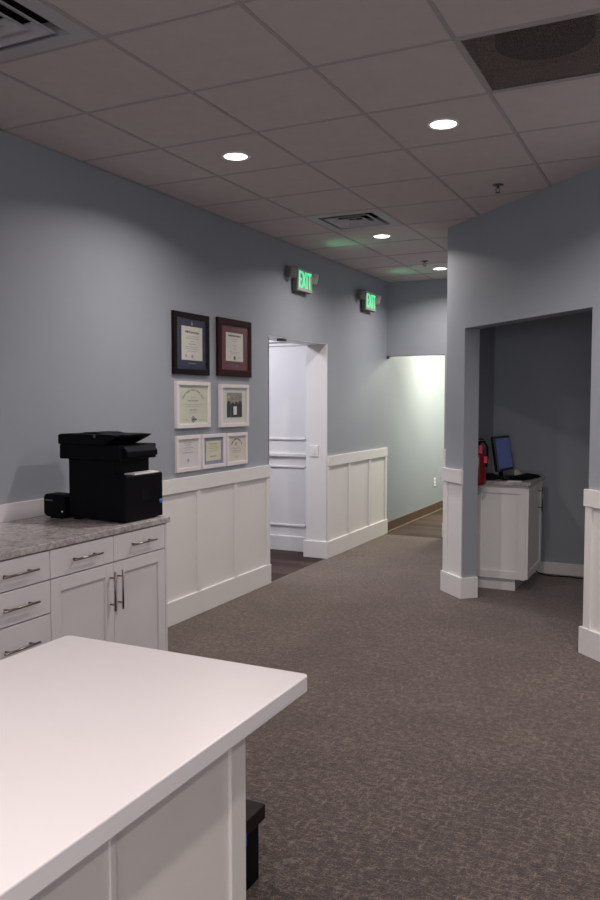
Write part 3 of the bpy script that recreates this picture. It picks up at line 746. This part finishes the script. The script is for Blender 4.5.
# ---------------------------------------------------------------- printer and small device on the counter
t = thing('printer', 'black multifunction office printer with raised feeder on the granite counter', 'printer', (-2.8097, 3.48, CT))
PZ = CT
ya, yb = 3.312, 3.640
bm = B(); box(bm, -3.005, -2.6971, ya+0.01, yb-0.01, PZ+0.008, 1.2683, 0.010)
for x in (-2.965, -2.6629):
    for y in (ya+0.04, yb-0.04): box(bm, x-0.02, x+0.02, y-0.02, y+0.02, PZ, PZ+0.012)
obj('body', bm, M['black'], t)
bm = B(); box(bm, -2.7412, -2.6159, ya, yb, PZ+0.006, 1.1802, 0.008); box(bm, -2.7412, -2.6159, ya, ya+0.012, 1.1685, 1.1861, 0.002); fr = obj('paper_tray', bm, M['black'], t)
bm = B(); box(bm, -2.6164, -2.6144, yb-0.19, yb-0.12, 1.0412, 1.0999, 0.002); obj('tray_recess', bm, M['blackgloss'], fr)
bm = B(); lathe(bm, [(0, 0), (0.013, 0), (0.013, 0.002), (0, 0.002)], seg=24, mt=Matrix.Translation((-2.6159, yb-0.022, 1.0216)) @ Matrix.Rotation(PI/2, 4, 'Y')); obj('blue_badge', bm, M['blue_badge'], fr)
bm = B(); box(bm, -2.6874, -2.6218, ya+0.085, yb-0.03, 1.1807, 1.1880); obj('paper_sheets', bm, M['white_paper'], t)
bm = B(); box(bm, -3.0466, -2.6433, ya-0.01, yb-0.02, 1.2615, 1.3400, 0.006); sc = obj('scanner_unit', bm, M['black'], t)
bm = B(); prism(bm, [(-2.7020, 1.2781), (-2.6159, 1.2781), (-2.6159, 1.3055), (-2.6433, 1.3380), (-2.7020, 1.3380)], ya+0.02, yb-0.045, 'y', bev=0.003); obj('control_panel', bm, M['black'], sc)
bm = B(); prism(bm, [(-3.0496, 1.3405), (-2.7500, 1.3405), (-2.7000, 1.3620), (-2.6533, 1.3839), (-2.6533, 1.3907), (-2.7020, 1.3956), (-3.0349, 1.3956), (-3.0496, 1.3887)], ya-0.015, yb-0.06, 'y', bev=0.002); obj('feeder_lid', bm, M['black'], t)
bm = B(); prism(bm, [(-2.7412, 1.3789), (-2.6300, 1.3897), (-2.6300, 1.3946), (-2.7412, 1.3956)], ya+0.02, yb-0.08, 'y'); obj('feeder_tray', bm, M['black'], t)
bm = B(); prism(bm, [(-2.9664, 1.3956), (-2.9174, 1.4034), (-2.8391, 1.4034), (-2.7999, 1.3956)], ya+0.05, yb-0.09, 'y'); obj('feeder_hump', bm, M['black'], t)
bm = B(); box(bm, -2.8048, -2.7950, ya-0.018, ya-0.014, 1.3789, 1.3936); obj('hinge_tab', bm, M['lamp_grey'], t)
t = thing('desktop_device', 'small black boxy device with a green light, left of the printer on the counter', 'electronic device', (-3.07, 3.32, CT))
bm = B(); prism(bm, [(-3.162, 0.958), (-3.14, 0.944), (-3.022, 0.944), (-3.012, 0.958), (-3.012, 1.055), (-3.030, 1.066), (-3.15, 1.066), (-3.162, 1.05)], 3.300, 3.400, 'y', bev=0.004); obj('body', bm, M['black'], t)
bm = B(); box(bm, -3.13, -3.04, 3.315, 3.39, CT, 0.945, 0.002); obj('foot', bm, M['black'], t)
bm = B(); box(bm, -3.034, -3.028, 3.2975, 3.3005, 0.972, 0.979); obj('indicator_light', bm, M['led_green'], t)
bm = B(); box(bm, -3.15, -3.10, 3.2980, 3.3005, 1.030, 1.036); obj('name_strip', bm, M['lamp_grey'], t)

# ---------------------------------------------------------------- white island in the foreground
t = thing('island_counter', 'large white topped island counter with cream panelled base in the foreground', 'island counter', (-1.15, 0.65, 0))
bm = B()
def rrect(x0, x1, y0, y1, r, n=6):
    pts = []
    for cx, cy, a0 in ((x1-r, y1-r, 0), (x0+r, y1-r, 90), (x0+r, y0+r, 180), (x1-r, y0+r, 270)):
        for k in range(n+1):
            a = math.radians(a0+90*k/n); pts.append((cx+r*math.cos(a), cy+r*math.sin(a)))
    return pts
prism(bm, rrect(-1.514, -0.784, -0.35, 1.662, 0.016), 0.892, 0.930, 'z', bev=0.003); obj('worktop', bm, M['island_top'], t)
bx0, bx1, by0, by1 = -1.45, -0.862, -0.28, 1.498
bm = B(); box(bm, bx0+0.01, bx1-0.010, by0+0.01, by1-0.010, 0, 0.8915); obj('body', bm, M['island_body'], t)
def stile(x0, x1, y0, y1, z0=0.0, z1=0.8915, n='stile'):
    bm = B(); box(bm, x0, x1, y0, y1, z0, z1, 0.002); obj(n, bm, M['island_body'], t)
stile(bx1-0.010, bx1, by1-0.062, by1); stile(bx1-0.062, bx1-0.010, by1-0.010, by1)
stile(bx0, bx0+0.062, by1-0.010, by1); 
for y in (1.052, 0.50, -0.05): stile(bx1-0.010, bx1-0.004, y-0.008, y+0.008)
stile(bx1-0.010, bx1-0.001, by0, by1-0.062, 0.0, 0.14, 'base_rail')
stile(bx0+0.062, bx1-0.062, by1-0.010, by1-0.001, 0.0, 0.14, 'base_rail')
bm = B(); box(bm, bx1-0.006, bx1+0.001, by1-0.001, by1+0.0012, 0.58, 0.61); obj('tape_piece', bm, M['tape'], t)['label'] = 'blue tape scrap on the corner'
t = thing('storage_box', 'dark lidded box standing on the carpet behind the island', 'storage box', (-1.45, 2.04, 0))
bm = B(); prism(bm, [(-1.66, 1.85), (-1.238, 1.85), (-1.238, 2.235), (-1.66, 2.235)], 0.0, 0.215, 'z', bev=0.003); obj('box_body', bm, M['darkside'], t)
bm = B(); box(bm, -1.675, -1.220, 1.835, 2.248, 0.200, 0.250, 0.004); obj('lid', bm, M['darkwood'], t)

# ---------------------------------------------------------------- alcove: cabinet, worktop, computer, extinguisher
XF = -1.19; AT = 0.912; CY0, CY1 = 6.665, 7.335
t = thing('base_cabinet', 'white shaker cabinet in the alcove under the computer monitor', 'cabinet', (-1.42, 7.0, 0))
bm = B(); box(bm, -1.640, XF, CY0+0.010, CY1, 0.10, AT-0.032); obj('body', bm, M['white'], t)
bm = B(); box(bm, -1.60, XF-0.085, CY0+0.03, CY1-0.02, 0.0, 0.10); obj('toe_kick', bm, M['white'], t)
bm = B()
for a in ((-1.640, -1.56, 0.10, AT-0.032), (XF-0.05, XF, 0.10, AT-0.032), (-1.56, XF-0.05, AT-0.10, AT-0.032), (-1.56, XF-0.05, 0.10, 0.165)): box(bm, a[0], a[1], CY0, CY0+0.010, a[2], a[3], 0.001)
obj('side_panel', bm, M['white'], t)
shaker(t, CY0+0.002, CY1-0.002, 0.105, AT-0.038, CY1-0.20, 0.62, 0.83, xf=XF, m='white', w=0.055)
t = thing('countertop', 'light granite countertop on the alcove cabinet', 'countertop', (-1.4, 7.0, AT-0.032))
bm = B(); box(bm, -1.652, -1.150, CY0-0.03, CY1+0.005, AT-0.032, AT, 0.004); obj('slab', bm, M['granite'], t)
bm = B(); box(bm, -1.652, -1.630, CY0-0.025, CY1+0.005, AT, AT+0.10, 0.002); tag(obj('backsplash', bm, M['vent']), 'short grey backsplash on the alcove side wall beside the fire extinguisher', 'backsplash')
# monitor: local x across, y depth (screen faces -y), z up
t = thing('computer_monitor', 'black computer monitor with a blue screen on the alcove countertop', 'monitor', (-1.425, 7.02, AT), math.radians(81))
tilt = Matrix.Translation((0, 0.0, 0.06)) @ Matrix.Rotation(math.radians(-9), 4, 'X')
bm = B(); box(bm, -0.18, 0.18, 0.0, 0.034, 0.0, 0.305, 0.006, mt=tilt); case = obj('casing', bm, M['bezel'], t, local=True)
bm = B(); box(bm, -0.160, 0.160, -0.0015, 0.001, 0.024, 0.284, mt=tilt); obj('screen', bm, M['screen'], t, local=True)
bm = B(); tube(bm, [(0, 0.05, 0.015), (0, 0.055, 0.12), (0, 0.06, 0.18)], 0.018); obj('stand', bm, M['bezel'], t, local=True)
bm = B(); prism(bm, rrect(-0.10, 0.10, -0.04, 0.11, 0.03), 0.0, 0.014, 'z', bev=0.002); obj('base', bm, M['bezel'], t, local=True)
t = thing('keyboard', 'black computer keyboard on the alcove countertop before the monitor', 'keyboard', (-1.262, 6.99, AT), math.radians(80))
bm = B(); prism(bm, [(-0.065, 0.0), (0.065, 0.0), (0.065, 0.024), (-0.065, 0.012)], -0.21, 0.21, 'x', bev=0.002); obj('case', bm, M['black'], t, local=True)
bm = B()
for r in range(5):
    for c in range(14):
        x = -0.195+c*0.0285; y = -0.055+r*0.023; z = 0.014+(y+0.065)*0.092
        box(bm, x, x+0.0245, y, y+0.019, z, z+0.007, 0.0015, seg=1)
o = obj('keys', bm, M['black'], t, local=True); o['kind'] = 'stuff'
t = thing('card_reader', 'small black device at the left end of the alcove countertop', 'electronic device', (-1.50, 6.79, AT))
bm = B(); prism(bm, [(-1.565, AT), (-1.455, AT), (-1.455, AT+0.022), (-1.500, AT+0.050), (-1.565, AT+0.045)], 6.735, 6.85, 'y', bev=0.004); obj('body', bm, M['black'], t)
bm = B(); tube(bm, [(-1.455, 6.79, AT+0.012), (-1.42, 6.78, AT+0.009), (-1.37, 6.74, AT+0.009), (-1.33, 6.75, AT+0.009)], 0.006, 8); obj('cable', bm, M['black'], t)
bm = B(); box(bm, -1.345, -1.235, 6.66, 6.73, AT, AT+0.004); tag(obj('paper_sheet', bm, M['white_paper']), 'small white sheet of paper at the front edge of the alcove countertop', 'paper')
bm = B(); prism(bm, [(-1.395, AT), (-1.335, AT), (-1.345, AT+0.020), (-1.385, AT+0.055), (-1.395, AT+0.055)], 7.21, 7.30, 'y', bev=0.003)
tag(obj('note_holder', bm, M['cream']), 'small cream wedge shaped note holder beside the monitor base', 'note holder')
t = thing('acrylic_stand', 'clear acrylic card stand behind the keyboard at the end of the counter', 'card stand', (-1.30, 7.30, AT))
bm = B(); box(bm, -1.335, -1.265, 7.315, 7.318, AT, AT+0.085); obj('back_plate', bm, M['glass'], t)
bm = B(); box(bm, -1.335, -1.265, 7.28, 7.318, AT, AT+0.003); obj('foot_plate', bm, M['glass'], t)
# extinguisher
t = thing('fire_extinguisher', 'red fire extinguisher hanging on the alcove side wall by the cabinet', 'fire extinguisher', (-1.562, 6.555, 0.885))
ex_ = (-1.562, 6.555)
bm = B(); lathe(bm, [(0, 0.885), (0.058, 0.885), (0.064, 0.895), (0.066, 0.91), (0.066, 1.12), (0.060, 1.155), (0.040, 1.18), (0.020, 1.195), (0.018, 1.21), (0, 1.21)], c=(*ex_, 0), seg=32); cyl = obj('cylinder', bm, M['red'], t)
bm = B(); lathe(bm, [(0.0665, 0.95), (0.0668, 0.951), (0.0668, 1.06), (0.0665, 1.061), (0.060, 1.0)], c=(*ex_, 0), seg=32, close=True); obj('label_band', bm, M['pink'], cyl) if False else bm.free()
bm = B(); tube(bm, [(*ex_, 1.205), (*ex_, 1.235)], 0.016, 12); box(bm, ex_[0]-0.018, ex_[0]+0.018, ex_[1]-0.014, ex_[1]+0.014, 1.225, 1.245, 0.003); obj('valve', bm, M['black'], t)
bm = B(); box(bm, ex_[0]-0.02, ex_[0]+0.055, ex_[1]-0.009, ex_[1]+0.009, 1.238, 1.246, 0.002); box(bm, ex_[0]-0.03, ex_[0]+0.045, ex_[1]-0.009, ex_[1]+0.009, 1.258, 1.268, 0.002); obj('lever', bm, M['black'], t)
bm = B(); tube(bm, [(ex_[0]+0.01, ex_[1]-0.015, 1.235), (ex_[0]+0.055, ex_[1]-0.03, 1.245), (ex_[0]+0.082, ex_[1]-0.035, 1.20), (ex_[0]+0.084, ex_[1]-0.035, 1.12), (ex_[0]+0.075, ex_[1]-0.035, 1.04)], 0.009, 10); obj('hose', bm, M['black'], t)
bm = B(); box(bm, ex_[0]+0.018, ex_[0]+0.050, ex_[1]-0.075, ex_[1]-0.072, 1.15, 1.215, 0.001); box(bm, ex_[0]+0.058, ex_[0]+0.088, ex_[1]-0.055, ex_[1]-0.052, 1.07, 1.125, 0.001); obj('inspection_tag', bm, M['pink'], t)
bm = B(); box(bm, -1.655, -1.600, ex_[1]-0.02, ex_[1]+0.02, 1.02, 1.10, 0.002); obj('wall_bracket', bm, M['sensor'], t)
# cable on the alcove floor
bm = B(); tube(bm, [(-1.235, 7.40, 0.05), (-1.215, 7.43, 0.02), (-1.17, 7.44, 0.006), (-1.10, 7.40, 0.006), (-1.03, 7.41, 0.006), (-0.93, 7.43, 0.006), (-0.86, 7.40, 0.006), (-0.78, 7.42, 0.006)], 0.005, 8)
tag(obj('power_cable', bm, M['black']), 'black power cable trailing on the carpet from behind the alcove cabinet', 'cable')

# ---------------------------------------------------------------- small wall fittings
t = thing('light_switch', 'white light switch plate on the white jamb of the left doorway', 'light switch', (-3.385, DY1-0.004, 1.02))
bm = B(); box(bm, -3.43, -3.34, DY1-0.011, DY1-0.004, 1.02, 1.135, 0.002); obj('plate', bm, M['plate'], t)
bm = B(); box(bm, -3.402, -3.368, DY1-0.015, DY1-0.011, 1.045, 1.11, 0.001); obj('rocker', bm, M['plate'], t)
t = thing('wall_outlet', 'white electrical outlet low on the pale corridor wall', 'outlet', (WX, 11.06, 0.38))
bm = B(); box(bm, WX, WX+0.006, 11.02, 11.10, 0.37, 0.49, 0.002); obj('plate', bm, M['plate'], t)
bm = B()
for z in (0.405, 0.455):
    box(bm, WX+0.006, WX+0.0075, 11.048, 11.052, z-0.008, z+0.008); box(bm, WX+0.006, WX+0.0075, 11.068, 11.072, z-0.008, z+0.008)
obj('slots', bm, M['slot'], t)
bm = B(); box(bm, -3.36, -3.30, 6.42, 6.50, DZ-0.022, DZ-0.004, 0.003)
tag(obj('door_catch', bm, M['sensor']), 'small dark metal catch under the header of the left doorway', 'door catch')
bm = B(); box(bm, WX+0.004, WX+0.034, FARY-0.035, FARY-0.0, 2.075, 2.112, 0.006)
tag(obj('wall_sensor', bm, M['sensor']), 'small dark fitting at the top left corner of the corridor opening', 'sensor')
